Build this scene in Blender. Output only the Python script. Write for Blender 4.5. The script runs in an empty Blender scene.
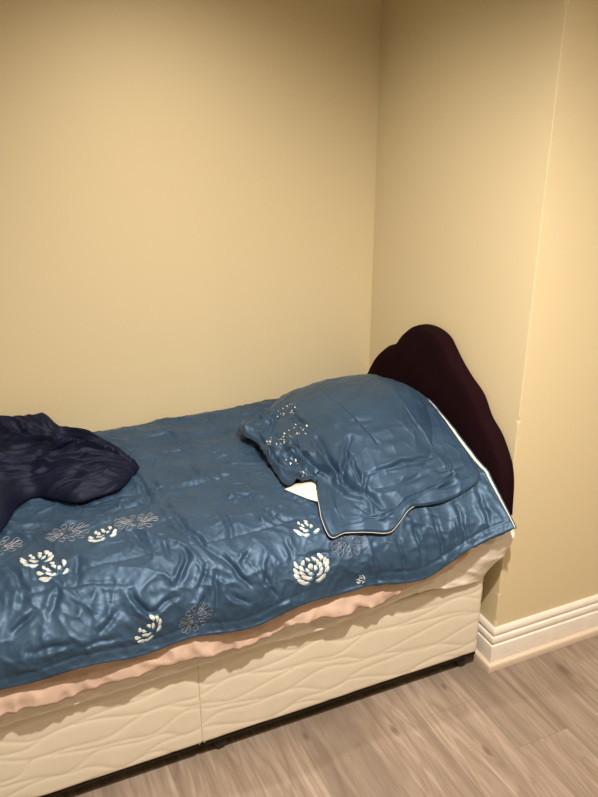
import math
import numpy as np

# ------------------------------------------------------------------ noise
_rng = np.random.RandomState(11)
_perm = _rng.permutation(256)
_ang = _rng.rand(256) * 2 * np.pi
_gx, _gy = np.cos(_ang), np.sin(_ang)

def perlin(x, y, seed=0):
    x = np.asarray(x, float) + seed * 17.31
    y = np.asarray(y, float) + seed * 9.77
    xi = np.floor(x).astype(int); yi = np.floor(y).astype(int)
    xf = x - xi; yf = y - yi
    def g(ix, iy, dx, dy):
        h = _perm[(_perm[ix & 255] + iy) & 255]
        return _gx[h] * dx + _gy[h] * dy
    u = xf**3 * (xf * (xf * 6 - 15) + 10); v = yf**3 * (yf * (yf * 6 - 15) + 10)
    a = g(xi, yi, xf, yf) * (1 - u) + g(xi + 1, yi, xf - 1, yf) * u
    b = g(xi, yi + 1, xf, yf - 1) * (1 - u) + g(xi + 1, yi + 1, xf - 1, yf - 1) * u
    return (a * (1 - v) + b * v) * 1.5

def fbm(x, y, n=4, seed=0):
    s = 0; a = 1.0; f = 1.0
    for k in range(n):
        s = s + a * perlin(x * f, y * f, seed + k * 3); a *= .5; f *= 2.03
    return s

def ridged(x, y, seed=0, sharp=1.0):
    """sharp crests, 0..1"""
    return np.clip(1 - np.abs(perlin(x, y, seed)) * 2.2, 0, 1) ** (1.6 * sharp)

def sst(a, b, x):
    t = np.clip((np.asarray(x, float) - a) / (b - a), 0, 1)
    return t * t * (3 - 2 * t)

def resample(pts, n):
    """smooth (Catmull-Rom) resampling of an open polyline at equal steps"""
    p = np.array(pts, float)
    q = np.vstack([2 * p[0] - p[1], p, 2 * p[-1] - p[-2]])
    out = []
    for i in range(1, len(q) - 2):
        for t in np.linspace(0, 1, 24, endpoint=False):
            a, b, c, d = q[i - 1], q[i], q[i + 1], q[i + 2]
            out.append(.5 * (2 * b + (c - a) * t + (2 * a - 5 * b + 4 * c - d) * t * t + (3 * b - a - 3 * c + d) * t**3))
    out.append(p[-1]); out = np.array(out)
    L = np.concatenate([[0], np.cumsum(np.linalg.norm(np.diff(out, axis=0), axis=1))])
    u = np.linspace(0, L[-1], n)
    return np.stack([np.interp(u, L, out[:, k]) for k in range(p.shape[1])], 1)

def stroke_dist(S, T, pts):
    """distance to a polyline, signed side, and position along it (0..1)"""
    best = np.full(S.shape, 1e9); sgn = np.zeros(S.shape); pos = np.zeros(S.shape)
    p = np.array(pts, float); n = len(p) - 1
    for i in range(n):
        a, b = p[i], p[i + 1]; d = b - a; L2 = d @ d + 1e-12
        h = np.clip(((S - a[0]) * d[0] + (T - a[1]) * d[1]) / L2, 0, 1)
        ex = S - a[0] - h * d[0]; ey = T - a[1] - h * d[1]
        dd = np.hypot(ex, ey); m = dd < best
        best = np.where(m, dd, best); sgn = np.where(m, np.sign(d[0] * ey - d[1] * ex), sgn)
        pos = np.where(m, (i + h) / n, pos)
    return best, sgn, pos

# ------------------------------------------------------------------ the duvet's large form: x along the bed, t (metres) across it from the wall
TL = 1.16                                   # length across, wall edge to front hem
_A = resample([(-.012, .672), (-.035, .697), (-.2, .703), (-.45, .70), (-.7, .695), (-.80, .684), (-.875, .657), (-.925, .605), (-.953, .555), (-.966, .497)], 240)
_B = resample([(-.012, .69), (-.05, .722), (-.15, .762), (-.25, .79), (-.35, .815), (-.45, .83), (-.52, .831), (-.6, .81), (-.7, .774), (-.828, .728), (-.934, .678), (-1.0, .640), (-1.022, .618)], 240)
_u = np.linspace(0, TL, 240)

def duvet_base(x, t):
    x = np.asarray(x, float); t = np.asarray(t, float)
    w1 = sst(-.62, -.10, x); w2 = sst(-.46, -.02, x) ** 1.6
    m = sst(.6, .95, t / TL); w = w1 * (1 - m) + w2 * m
    y = np.interp(t, _u, _A[:, 0]) * (1 - w) + np.interp(t, _u, _B[:, 0]) * w
    z = np.interp(t, _u, _A[:, 1]) * (1 - w) + np.interp(t, _u, _B[:, 1]) * w
    # the hem waves slightly, the foot end sags a little
    k = sst(.8, 1.0, t / TL)
    z = z + k * (.010 * np.sin(x * 9.0 + 1.1) + .006 * np.sin(x * 23.0)) * (1 - w2)
    y = y - k * .010 * np.sin(x * 14.0 + .6)
    return np.stack([x, y, z], -1)

def normals(P):
    a = np.gradient(P, axis=0); b = np.gradient(P, axis=1)
    n = np.cross(a, b); n /= np.linalg.norm(n, axis=-1, keepdims=True) + 1e-12
    return np.where((n[..., 2:3].mean() < 0), -n, n)

def duvet_frame(x, t, e=.004):
    """base point and outward normal for scattered (x, t)"""
    P = duvet_base(x, t)
    a = duvet_base(x + e, t) - duvet_base(x - e, t); b = duvet_base(x, np.clip(t + e, 0, TL)) - duvet_base(x, np.clip(t - e, 0, TL))
    n = np.cross(b, a); n /= np.linalg.norm(n, axis=-1, keepdims=True) + 1e-12
    return P, n

_wr = np.random.RandomState(23).rand(256, 256, 2)
def worley(x, y, seed=0):
    """distances to the nearest and second nearest scattered point"""
    x = np.asarray(x, float) + seed * 13.7; y = np.asarray(y, float) + seed * 5.3
    xi = np.floor(x).astype(int); yi = np.floor(y).astype(int)
    f1 = np.full(x.shape, 9.0); f2 = np.full(x.shape, 9.0)
    for a in (-1, 0, 1):
        for b in (-1, 0, 1):
            j = _wr[(xi + a) & 255, (yi + b) & 255]
            d = np.hypot(xi + a + j[..., 0] - x, yi + b + j[..., 1] - y)
            f2 = np.where(d < f1, f1, np.minimum(f2, d)); f1 = np.minimum(f1, d)
    return f1, f2

def crease(x, y, seed=0, w=.22):
    """network of sharp creases with soft hollows between them, about -0.3..0.7"""
    f1, f2 = worley(x, y, seed)
    g = perlin(x * .9, y * .9, seed + 5)
    return np.exp(-(f2 - f1) / w) * np.clip(.45 + 1.1 * g, 0, 1) + .35 * f1 * f1 - .3
DUVET_FOLDS = [
 ([(-1.007, 0.432), (-0.987, 0.586), (-0.992, 0.7), (-0.977, 0.821), (-0.943, 0.916), (-0.911, 0.981), (-0.864, 1.053)], 5, 9),
 ([(-0.84, 0.418), (-0.864, 0.535)], 4, 7),
 ([(-0.999, 0.897), (-1.004, 0.937), (-1.027, 0.967), (-1.046, 0.993)], 5, 7),
 ([(-1.118, 0.783), (-1.091, 0.867)], 4, 9),
 ([(-0.872, 0.756), (-0.862, 0.816), (-0.874, 0.916)], 5, 9),
 ([(-0.697, 0.814), (-0.753, 0.858)], 4, 8),
 ([(-0.842, 0.955), (-0.869, 0.988)], 4, 6),
 ([(-1.007, 0.93), (-1.054, 1.004)], 5, 6),
 ([(-0.963, 0.962), (-0.995, 1.027)], 4, 6),
 ([(-0.916, 0.953), (-0.864, 1.046)], 5, 6),
 ([(-0.943, 0.986), (-0.965, 1.097)], 5, 6),
 ([(-0.972, 1.037), (-1.022, 1.102)], 5, 7),
 ([(-1.169, 1.004), (-1.132, 1.055), (-1.059, 1.03)], 5, 7),
 ([(-0.923, 1.051), (-0.872, 1.09)], 4, 6),
 ([(-1.398, 0.972), (-1.455, 1.018)], 5, 7),
 ([(-1.167, 0.986), (-1.157, 1.03), (-1.108, 1.067)], 5, 7),
 ([(-1.204, 1.023), (-1.263, 1.076)], 5, 8),
 ([(-1.332, 0.928), (-1.364, 1.0)], 4, 8),
 ([(-0.416, 1.025), (-0.406, 1.125)], 5, 7),
 ([(-0.283, 1.002), (-0.276, 1.132)], 6, 7),
 ([(-0.202, 1.002), (-0.207, 1.137)], 6, 7),
 ([(-0.493, 1.021), (-0.488, 1.153)], 5, 7),
 ([(-0.35, 0.995), (-0.347, 1.116)], 5, 6),
 ([(-0.119, 0.997), (-0.133, 1.134)], 5, 6),
 ([(-0.827, 1.018), (-0.798, 1.102)], 4, 6),
 ([(-0.739, 0.955), (-0.734, 1.018)], 4, 6),
 ([(-0.793, 0.986), (-0.83, 1.058)], 4, 6),
 ([(-0.958, 0.323), (-0.825, 0.318)], 3, 8),
 ([(-0.798, 0.398), (-0.699, 0.379)], 3, 8),
 ([(-0.99, 0.572), (-0.817, 0.567), (-0.729, 0.546)], 4, 10),
 ([(-0.832, 0.709), (-0.719, 0.711)], 3, 8),
 ([(-1.182, 0.656), (-1.103, 0.616), (-1.031, 0.618)], 4, 8),
 ([(-1.332, 0.928), (-1.248, 0.932), (-1.167, 0.962)], 3, 7),
 ([(-1.425, 0.928), (-1.329, 0.914)], 3, 8),
 ([(-1.312, 1.102), (-1.214, 1.095)], 3, 6),
 ([(-1.425, 1.076), (-1.334, 1.088)], 4, 8),
 ([(-0.709, 1.011), (-0.618, 1.023)], 4, 7),
 ([(-1.435, 0.818), (-1.41, 0.902), (-1.43, 0.955)], 4, 9),
 ([(-1.273, 0.842), (-1.295, 0.937)], 4, 8),
 ([(-1.051, 0.816), (-1.051, 0.916)], 3, 7),
 ([(-1.068, 0.388), (-1.024, 0.467), (-1.031, 0.618)], 4, 8),
 ([(-0.763, 0.774), (-0.709, 0.874), (-0.665, 0.879)], 4, 7),
]
SHAM_FOLDS = [
 ([(-0.429, 0.721), (-0.441, 0.795), (-0.453, 0.869)], 6, 6),
 ([(-0.397, 0.667), (-0.507, 0.816)], 5, 7),
 ([(-0.468, 0.588), (-0.49, 0.762), (-0.483, 0.846), (-0.446, 0.883), (-0.434, 0.937)], 12, 9),
 ([(-0.534, 0.811), (-0.557, 0.886), (-0.557, 0.939)], 3, 3),
 ([(-0.569, 0.953), (-0.443, 0.96), (-0.345, 0.939), (-0.17, 0.925), (-0.178, 0.842), (-0.195, 0.718), (-0.192, 0.642)], 3.5, 3),
 ([(-0.419, 0.821), (-0.347, 0.825), (-0.271, 0.83), (-0.205, 0.837)], 7, 6),
 ([(-0.419, 0.821), (-0.458, 0.876)], 5, 5),
 ([(-0.463, 0.242), (-0.564, 0.37)], -6, 6),
 ([(-0.446, 0.265), (-0.466, 0.425), (-0.461, 0.497)], 5, 6),
 ([(-0.537, 0.542), (-0.537, 0.695), (-0.507, 0.779)], 10, 8),
 ([(-0.618, 0.428), (-0.623, 0.642), (-0.598, 0.744)], 9, 7),
 ([(-0.512, 0.16), (-0.554, 0.279)], 5, 5),
 ([(-0.488, 0.635), (-0.49, 0.779)], 6, 6),
 ([(-0.392, 0.66), (-0.5, 0.818)], 4, 6),
 ([(-0.613, 0.316), (-0.603, 0.409), (-0.63, 0.479)], 8, 6),
 ([(-0.579, 0.509), (-0.549, 0.611)], 5, 5),
 ([(-0.448, 0.9), (-0.453, 0.946), (-0.419, 0.972)], 5, 5),
 ([(-0.505, 0.9), (-0.473, 0.946)], 4, 5),
 ([(-0.207, 0.893), (-0.136, 0.907)], 4, 6),
 ([(-0.266, 0.935), (-0.187, 0.953)], 4, 6),
 ([(-0.345, 0.881), (-0.244, 0.888)], 3, 8),
 ([(-0.374, 0.507), (-0.357, 0.604), (-0.308, 0.639)], 3, 10),
 ([(-0.333, 0.742), (-0.264, 0.737)], 2, 12),
]
DARK_FOLDS = [
 ([(-1.029, 0.507), (-1.118, 0.502), (-1.231, 0.491), (-1.337, 0.453), (-1.42, 0.47)], 14, 9),
 ([(-1.041, 0.456), (-1.127, 0.402), (-1.243, 0.393), (-1.361, 0.437), (-1.418, 0.458)], 11, 9),
 ([(-1.063, 0.393), (-1.145, 0.339), (-1.263, 0.337), (-1.386, 0.425)], 10, 9),
 ([(-1.066, 0.532), (-1.157, 0.546), (-1.265, 0.523), (-1.374, 0.523)], 10, 8),
 ([(-1.182, 0.163), (-1.282, 0.16), (-1.393, 0.149)], 26, 12),
 ([(-1.132, 0.565), (-1.218, 0.57), (-1.28, 0.528)], 8, 7),
 ([(-1.123, 0.309), (-1.228, 0.3), (-1.317, 0.314), (-1.406, 0.346)], 9, 8),
 ([(-1.378, 0.114), (-1.324, 0.158), (-1.278, 0.144)], 8, 8),
 ([(-1.241, 0.081), (-1.241, 0.2), (-1.216, 0.246)], 8, 7),
 ([(-1.403, 0.553), (-1.356, 0.479), (-1.29, 0.497)], 10, 8),
 ([(-1.388, 0.188), (-1.329, 0.177)], 8, 8),
 ([(-1.073, 0.502), (-1.157, 0.479), (-1.253, 0.453)], 8, 6),
]

# ================================================================== blender side
import bpy, bmesh
from mathutils import Vector
SC = bpy.context.scene
COL = SC.collection
SC.view_settings.view_transform = 'Standard'
SC.view_settings.look = 'None'
SC.view_settings.gamma = 1
SC.view_settings.use_curve_mapping = False
SC.view_settings.exposure = -.07

def tag(o, label=None, cat=None, group=None, kind=None):
    for k, v in (('label', label), ('category', cat), ('group', group), ('kind', kind)):
        if v: o[k] = v
    return o

def empty(name, loc):
    o = bpy.data.objects.new(name, None); o.location = loc; o.empty_display_size = .1
    COL.objects.link(o); return o

def mesh_obj(name, verts, faces, mat, parent=None, smooth=True):
    me = bpy.data.meshes.new(name)
    me.from_pydata([tuple(map(float, v)) for v in verts], [], [tuple(map(int, f)) for f in faces])
    me.update()
    bm = bmesh.new(); bm.from_mesh(me)
    bmesh.ops.recalc_face_normals(bm, faces=bm.faces); bm.to_mesh(me); bm.free()
    if smooth:
        me.polygons.foreach_set('use_smooth', [True] * len(me.polygons))
    me.materials.append(mat)
    o = bpy.data.objects.new(name, me); COL.objects.link(o)
    if parent:
        o.parent = parent
        l = Vector((0, 0, 0)); q = parent
        while q: l += q.location; q = q.parent
        o.location = -l + Vector((0, 0, 0)); 
    return o

def grid_faces(n, m, off=0, closed=False):
    f = []
    for i in range(n - (0 if closed else 1)):
        i2 = (i + 1) % n
        for j in range(m - 1):
            f.append((off + i * m + j, off + i2 * m + j, off + i2 * m + j + 1, off + i * m + j + 1))
    return f

def box(v, f, x0, x1, y0, y1, z0, z1):
    b = len(v)
    v += [(x0, y0, z0), (x1, y0, z0), (x1, y1, z0), (x0, y1, z0), (x0, y0, z1), (x1, y0, z1), (x1, y1, z1), (x0, y1, z1)]
    f += [(b, b + 3, b + 2, b + 1), (b + 4, b + 5, b + 6, b + 7), (b, b + 1, b + 5, b + 4), (b + 1, b + 2, b + 6, b + 5), (b + 2, b + 3, b + 7, b + 6), (b + 3, b, b + 4, b + 7)]

def tube(v, f, pts, r, k=6):
    """round cord through pts"""
    b = len(v); pts = np.array(pts, float); n = len(pts)
    d = np.gradient(pts, axis=0); d /= np.linalg.norm(d, axis=1, keepdims=True) + 1e-9
    for i in range(n):
        a = np.cross(d[i], (0, 0, 1.0)); a = a / (np.linalg.norm(a) + 1e-9) if np.linalg.norm(a) > 1e-3 else np.array((1., 0, 0))
        c = np.cross(d[i], a); ri = r if np.isscalar(r) else r[i]
        for q in range(k):
            t = 2 * np.pi * q / k; v.append(tuple(pts[i] + ri * (a * np.cos(t) + c * np.sin(t))))
    for i in range(n - 1):
        for q in range(k):
            q2 = (q + 1) % k
            f.append((b + i * k + q, b + i * k + q2, b + (i + 1) * k + q2, b + (i + 1) * k + q))
    f.append(tuple(b + q for q in range(k))); f.append(tuple(b + (n - 1) * k + q for q in reversed(range(k))))

def bevel(o, w, seg=3):
    m = o.modifiers.new('bevel', 'BEVEL'); m.width = w; m.segments = seg; m.limit_method = 'ANGLE'; m.angle_limit = .6
    return o

# ------------------------------------------------------------------ materials
def srgb(r, g, b):
    f = lambda c: ((c / 255) / 12.92 if c / 255 <= .04045 else ((c / 255 + .055) / 1.055) ** 2.4)
    return (f(r), f(g), f(b), 1)

class M:
    def __init__(s, name):
        s.m = bpy.data.materials.new(name); s.m.use_nodes = True
        s.t = s.m.node_tree; s.b = s.t.nodes['Principled BSDF']
    def n(s, kind, **kw):
        x = s.t.nodes.new(kind)
        for k, v in kw.items():
            if k in x.inputs.keys() if hasattr(x.inputs, 'keys') else False: x.inputs[k].default_value = v
            else: setattr(x, k, v)
        return x
    def l(s, a, b): s.t.links.new(a, b)
    def set(s, **kw):
        for k, v in kw.items(): s.b.inputs[k.replace('_', ' ')].default_value = v
        return s
    def pos(s, scale=(1, 1, 1), rot=(0, 0, 0)):
        g = s.n('ShaderNodeNewGeometry'); mp = s.n('ShaderNodeMapping')
        mp.inputs['Scale'].default_value = scale; mp.inputs['Rotation'].default_value = rot
        s.l(g.outputs['Position'], mp.inputs['Vector']); return mp.outputs[0]
    def noise(s, vec, scale, detail=4, rough=.5, dist=0):
        x = s.n('ShaderNodeTexNoise'); x.inputs['Scale'].default_value = scale; x.inputs['Detail'].default_value = detail
        x.inputs['Roughness'].default_value = rough; x.inputs['Distortion'].default_value = dist
        s.l(vec, x.inputs['Vector']); return x.outputs['Fac']
    def ramp(s, fac, stops):
        x = s.n('ShaderNodeValToRGB'); e = x.color_ramp.elements
        while len(e) < len(stops): e.new(.5)
        for q, (p, c) in zip(e, stops): q.position = p; q.color = c if len(c) == 4 else (*c, 1)
        s.l(fac, x.inputs[0]); return x.outputs[0]
    def math(s, op, a, b=None, c=None):
        x = s.n('ShaderNodeMath'); x.operation = op
        for i, q in enumerate((a, b, c)):
            if q is None: continue
            if isinstance(q, (int, float)): x.inputs[i].default_value = q
            else: s.l(q, x.inputs[i])
        return x.outputs[0]
    def mix(s, fac, a, b, mode='MIX'):
        x = s.n('ShaderNodeMix'); x.data_type = 'RGBA'; x.blend_type = mode
        for i, q in ((0, fac), (6, a), (7, b)):
            if isinstance(q, (int, float, tuple)): x.inputs[i].default_value = q
            else: s.l(q, x.inputs[i])
        return x.outputs[2]
    def bump(s, h, strength, dist=.002):
        x = s.n('ShaderNodeBump'); x.inputs['Strength'].default_value = strength; x.inputs['Distance'].default_value = dist
        s.l(h, x.inputs['Height']); s.l(x.outputs[0], s.b.inputs['Normal'])

def mat_paint(name, c1, c2):
    a = M(name).set(Roughness=.62, Specular_IOR_Level=.35)
    p = a.pos()
    a.l(a.mix(a.noise(p, 1.3, 3), c1, c2), a.b.inputs['Base Color'])
    a.bump(a.noise(p, 160, 3, .6), .12, .001)
    return a.m

WALL = mat_paint('cream_wall_paint', (.71, .62, .415, 1), (.69, .60, .40, 1))
CEIL = mat_paint('white_ceiling_paint', (.8, .78, .72, 1), (.78, .76, .7, 1))

a = M('white_gloss_skirting').set(Roughness=.32); p = a.pos()
a.l(a.ramp(a.noise(p, 22, 4), [(.35, (.83, .80, .75)), (.6, (.88, .85, .80))]), a.b.inputs['Base Color']); a.bump(a.noise(p, 60, 3), .06, .001)
SKIRT = a.m
BEAD = M('beige_floor_bead').set(Roughness=.4); BEAD.b.inputs['Base Color'].default_value = (.66, .56, .46, 1); BEAD = BEAD.m

def mat_satin():
    a = M('blue_satin').set(Roughness=.47, Specular_IOR_Level=.50, Metallic=.26, Sheen_Weight=.08, Sheen_Roughness=.4)
    a.b.inputs['Specular Tint'].default_value = (.68, .84, 1, 1)
    a.b.inputs['Sheen Tint'].default_value = (.6, .75, 1, 1)
    p = a.pos()
    a.l(a.ramp(a.noise(p, 7, 4), [(.3, (.025, .057, .113)), (.7, (.035, .076, .146))]), a.b.inputs['Base Color'])
    w = a.noise(a.pos((1, 1, 1)), 900, 2); f = a.noise(p, 45, 3, .5, .5)
    a.bump(a.math('ADD', a.math('MULTIPLY', w, .10), f), .09, .002)
    return a.m
SATIN = mat_satin()

def mat_simple(name, col, rough=.6, spec=.4, bump=0, bs=200, metal=0, sheen=0, var=.12):
    a = M(name).set(Roughness=rough, Specular_IOR_Level=spec, Metallic=metal, Sheen_Weight=sheen)
    p = a.pos(); c = np.array(col)
    a.l(a.ramp(a.noise(p, 12, 4), [(.3, tuple(c * (1 - var))), (.7, tuple(np.minimum(c * (1 + var), .95)))]), a.b.inputs['Base Color'])
    if bump: a.bump(a.noise(p, bs, 4, .6), bump, .002)
    return a.m

NAVY = mat_simple('navy_cloth', (.0058, .0080, .0235), .52, .18, .10, 90, .12, .0)
VELVET = mat_simple('aubergine_velour', (.013, .0042, .0060), .95, .04, .3, 500, 0, .0)
DAMASK = mat_simple('cream_damask', (.77, .72, .62), .55, .4, .12, 900, var=.03)
SHEETW = mat_simple('white_mattress_cover', (.86, .82, .76), .8, .2, .25, 120, var=.03)
PINK = mat_simple('pale_pink_sheet', (.62, .47, .40), .85, .15, .3, 110, var=.04)
NAVY.node_tree.nodes['Principled BSDF'].inputs['Specular Tint'].default_value = (.72, .80, 1, 1)
THREAD = mat_simple('white_embroidery_thread', (.55, .59, .61), .38, .6, .3, 700, .1, var=.1)
THREADB = mat_simple('grey_embroidery_thread', (.34, .36, .40), .4, .6, .3, 700, .2, var=.1)
THREADT = mat_simple('teal_embroidery_thread', (.09, .21, .30), .35, .6, .3, 700, .2, var=.1)
PIPING = mat_simple('white_piping', (.74, .70, .64), .6, .3, .1, 600)
LINING = mat_simple('white_lining', (.80, .76, .68), .75, .2, .2, 160, var=.04)
SEQUIN = mat_simple('silver_sequins', (.8, .88, .95), .15, .8, 0, 1, .5)
BLACK = mat_simple('black_plastic', (.012, .011, .011), .4, .5)
UNDER = mat_simple('black_base_cloth', (.02, .016, .013), .9, .2, .2, 300)
STEEL = mat_simple('dark_steel', (.2, .2, .2), .4, .5, metal=.9)

# ------------------------------------------------------------------ oak laminate
def mat_floor():
    a = M('pale_oak_planks').set(Roughness=.42, Specular_IOR_Level=.35)
    uv = a.n('ShaderNodeUVMap'); uv.uv_map = 'plank'
    at = a.n('ShaderNodeAttribute'); at.attribute_name = 'tone'
    g = a.n('ShaderNodeNewGeometry'); sep = a.n('ShaderNodeSeparateXYZ'); a.l(g.outputs['Position'], sep.inputs[0])
    # knots bend the grain around them
    knot = None
    for kx, ky, r in KNOTS:
        dx = a.math('SUBTRACT', sep.outputs[0], kx); dy = a.math('MULTIPLY', a.math('SUBTRACT', sep.outputs[1], ky), .42)
        d2 = a.math('ADD', a.math('MULTIPLY', dx, dx), a.math('MULTIPLY', dy, dy))
        e = a.math('DIVIDE', r * r * .55, a.math('ADD', d2, r * r * .5))
        knot = e if knot is None else a.math('ADD', knot, e)
    cx = a.n('ShaderNodeCombineXYZ')
    a.l(a.math('ADD', sep.outputs[0], a.math('MULTIPLY', at.outputs['Fac'], 7.3)), cx.inputs[0])
    a.l(a.math('ADD', sep.outputs[1], a.math('MULTIPLY', at.outputs['Fac'], 19.0)), cx.inputs[1])
    def vec(sx, sy):
        mp = a.n('ShaderNodeMapping'); mp.inputs['Scale'].default_value = (sx, sy, 1); a.l(cx.outputs[0], mp.inputs[0]); return mp.outputs[0]
    fine = a.noise(vec(120, 5), 1, 6, .65)
    mid = a.noise(vec(24, 1.6), 1, 5, .6, .6)
    broad = a.noise(vec(7, .9), 1, 3, .5, .8)
    rings = a.math('SINE', a.math('ADD', a.math('MULTIPLY', broad, 95), a.math('MULTIPLY', knot, 9)))
    rings = a.math('POWER', a.math('ADD', a.math('MULTIPLY', rings, .5), .5), 2.2)
    mask = a.ramp(a.noise(vec(3, .8), 1, 2), [(.36, (0, 0, 0)), (.55, (1, 1, 1))])
    rings = a.math('MULTIPLY', rings, mask)
    base = a.ramp(mid, [(.22, (.200, .152, .126)), (.47, (.320, .258, .220)), (.72, (.445, .372, .322))])
    tone = a.ramp(at.outputs['Fac'], [(0, (.80, .79, .78)), (.5, (.97, .95, .93)), (1, (1.12, 1.10, 1.08))])
    c = a.mix(1.0, base, tone, 'MULTIPLY')
    c = a.mix(a.math('MULTIPLY', rings, .42), c, (.20, .14, .10, 1))
    c = a.mix(a.math('MULTIPLY', a.math('SUBTRACT', fine, .47), 2.6), c, (.20, .15, .11, 1))
    mott = a.noise(vec(9, 4), 1, 5, .6, .4)
    c = a.mix(a.math('MULTIPLY', a.ramp(mott, [(.48, (0, 0, 0)), (.72, (1, 1, 1))]), .38), c, (.24, .185, .15, 1))
    kc = a.ramp(knot, [(.55, (0, 0, 0)), (1.0, (1, 1, 1))])
    c = a.mix(a.math('MULTIPLY', kc, .62), c, (.12, .08, .055, 1))
    us = a.n('ShaderNodeSeparateXYZ'); a.l(uv.outputs[0], us.inputs[0])
    du = a.math('MINIMUM', us.outputs[0], a.math('SUBTRACT', .19, us.outputs[0]))
    dv = a.math('MINIMUM', us.outputs[1], a.math('SUBTRACT', 1.25, us.outputs[1]))
    gap = a.math('LESS_THAN', a.math('MINIMUM', du, dv), .0009)
    c = a.mix(a.math('MULTIPLY', gap, .45), c, (.13, .09, .065, 1))
    a.l(c, a.b.inputs['Base Color'])
    a.l(a.math('ADD', .36, a.math('MULTIPLY', fine, .18)), a.b.inputs['Roughness'])
    a.bump(a.math('SUBTRACT', fine, a.math('MULTIPLY', gap, 2.0)), .10, .001)
    return a.m

KNOTS = [(-.446, -1.02, .016), (-.239, -1.20, .015), (-.205, -.925, .012), (.20, -1.02, .028), (-.70, -.93, .016), (-.30, -1.62, .02), (.35, -1.5, .018), (-1.5, -1.3, .02)]
FLOORM = mat_floor()

# ------------------------------------------------------------------ the room
D = .897                                     # depth of the alcove
X0, X1, Y1, ZC = -3.4, 1.7, -3.7, 2.42
T_ = .12
def slab(name, x0, x1, y0, y1, z0, z1, mat):
    v, f = [], []; box(v, f, x0, x1, y0, y1, z0, z1)
    o = mesh_obj(name, v, f, mat, smooth=False); return tag(o, kind='structure')

slab('wall_back', X0 - T_, 0, 0, T_, 0, ZC, WALL)
slab('wall_left', X0 - T_, X0, Y1, 0, 0, ZC, WALL)
slab('wall_front', X0 - T_, X1 + T_, Y1 - T_, Y1, 0, ZC, WALL)
slab('wall_right', X1, X1 + T_, Y1, -D, 0, ZC, WALL)
slab('ceiling', X0 - T_, X1 + T_, Y1 - T_, T_, ZC, ZC + .1, CEIL)

# the pier at the bed head: its corner is slightly uneven, filled and chipped
def pier():
    zs = np.concatenate([np.linspace(0, ZC, 420)])
    v, f = [], []; prof = []
    rr = .0022
    for z in zs:
        wob = .0006 * float(fbm(z * 6, .3, 3, 5)) + .0005 * float(fbm(z * 38, 2.3, 3, 9))
        chip = 0
        for cz, cw, cd in ((2.01, .012, .006), (1.995, .005, .005), (2.03, .006, .006), (.89, .006, .0035), (.17, .012, .004), (.28, .006, .003)):
            chip += cd * math.exp(-((z - cz) / cw) ** 2)
        o = wob + chip
        ring = [(0, T_), (0, -.2), (0, -D + .009)]
        for q in range(7):
            t = math.pi / 2 * q / 6
            ring.append((o * .7 + rr - rr * math.cos(t), -D + o * .7 + rr - rr * math.sin(t)))
        ring += [(.009, -D), (.4, -D), (X1 + T_, -D), (X1 + T_, T_)]
        prof.append(ring)
    n = len(prof[0])
    for ring, z in zip(prof, zs): v += [(a_, b_, z) for a_, b_ in ring]
    for i in range(len(zs) - 1):
        for j in range(n):
            j2 = (j + 1) % n
            f.append((i * n + j, i * n + j2, (i + 1) * n + j2, (i + 1) * n + j))
    f.append(tuple(range(n))); f.append(tuple((len(zs) - 1) * n + j for j in range(n)))
    o = mesh_obj('wall_head', v, f, WALL, smooth=False)
    m = o.data
    for k_, p_ in enumerate(m.polygons): p_.use_smooth = len(p_.vertices) == 4 and 3 <= k_ % n < 9
    tag(o, kind='structure')
pier()

# floor: planks running away from the bed
def floor():
    v, f, uv, tn = [], [], [], []
    rs = np.random.RandomState(4); W_, L_ = .19, 1.25
    i0 = int(math.floor((X0 - T_ + .154) / W_)); i1 = int(math.ceil((X1 + T_ + .154) / W_))
    for i in range(i0, i1):
        xa, xb = -.154 + i * W_, -.154 + (i + 1) * W_
        off = -1.227 if i == 0 else -rs.rand() * L_
        for k in range(-4, 5):
            ya, yb = off + k * L_, off + (k + 1) * L_
            cya, cyb = max(ya, Y1 - T_), min(yb, T_)
            cxa, cxb = max(xa, X0 - T_), min(xb, X1 + T_)
            if cyb <= cya or cxb <= cxa: continue
            b = len(v); v += [(cxa, cya, 0), (cxb, cya, 0), (cxb, cyb, 0), (cxa, cyb, 0)]; f.append((b, b + 1, b + 2, b + 3))
            uv += [(cxa - xa, cya - ya), (cxb - xa, cya - ya), (cxb - xa, cyb - ya), (cxa - xa, cyb - ya)]
            t = rs.rand()
            if i == 0: t = .15 if k == -0 else .75
            if i == -1: t = .85
            tn += [t] * 4
    # slab below
    me_n = len(f)
    b = len(v); v += [(X0 - T_, Y1 - T_, -.05), (X1 + T_, Y1 - T_, -.05), (X1 + T_, T_, -.05), (X0 - T_, T_, -.05)]; f.append((b + 3, b + 2, b + 1, b)); uv += [(.1, .1)] * 4; tn += [.5] * 4
    me = bpy.data.meshes.new('floor'); me.from_pydata(v, [], f); me.update()
    ul = me.uv_layers.new(name='plank')
    for l in me.loops: ul.data[l.index].uv = uv[l.vertex_index]
    at = me.attributes.new('tone', 'FLOAT', 'POINT'); at.data.foreach_set('value', tn)
    me.materials.append(FLOORM); o = bpy.data.objects.new('floor', me); COL.objects.link(o)
    tag(o, kind='structure')
floor()

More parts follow.
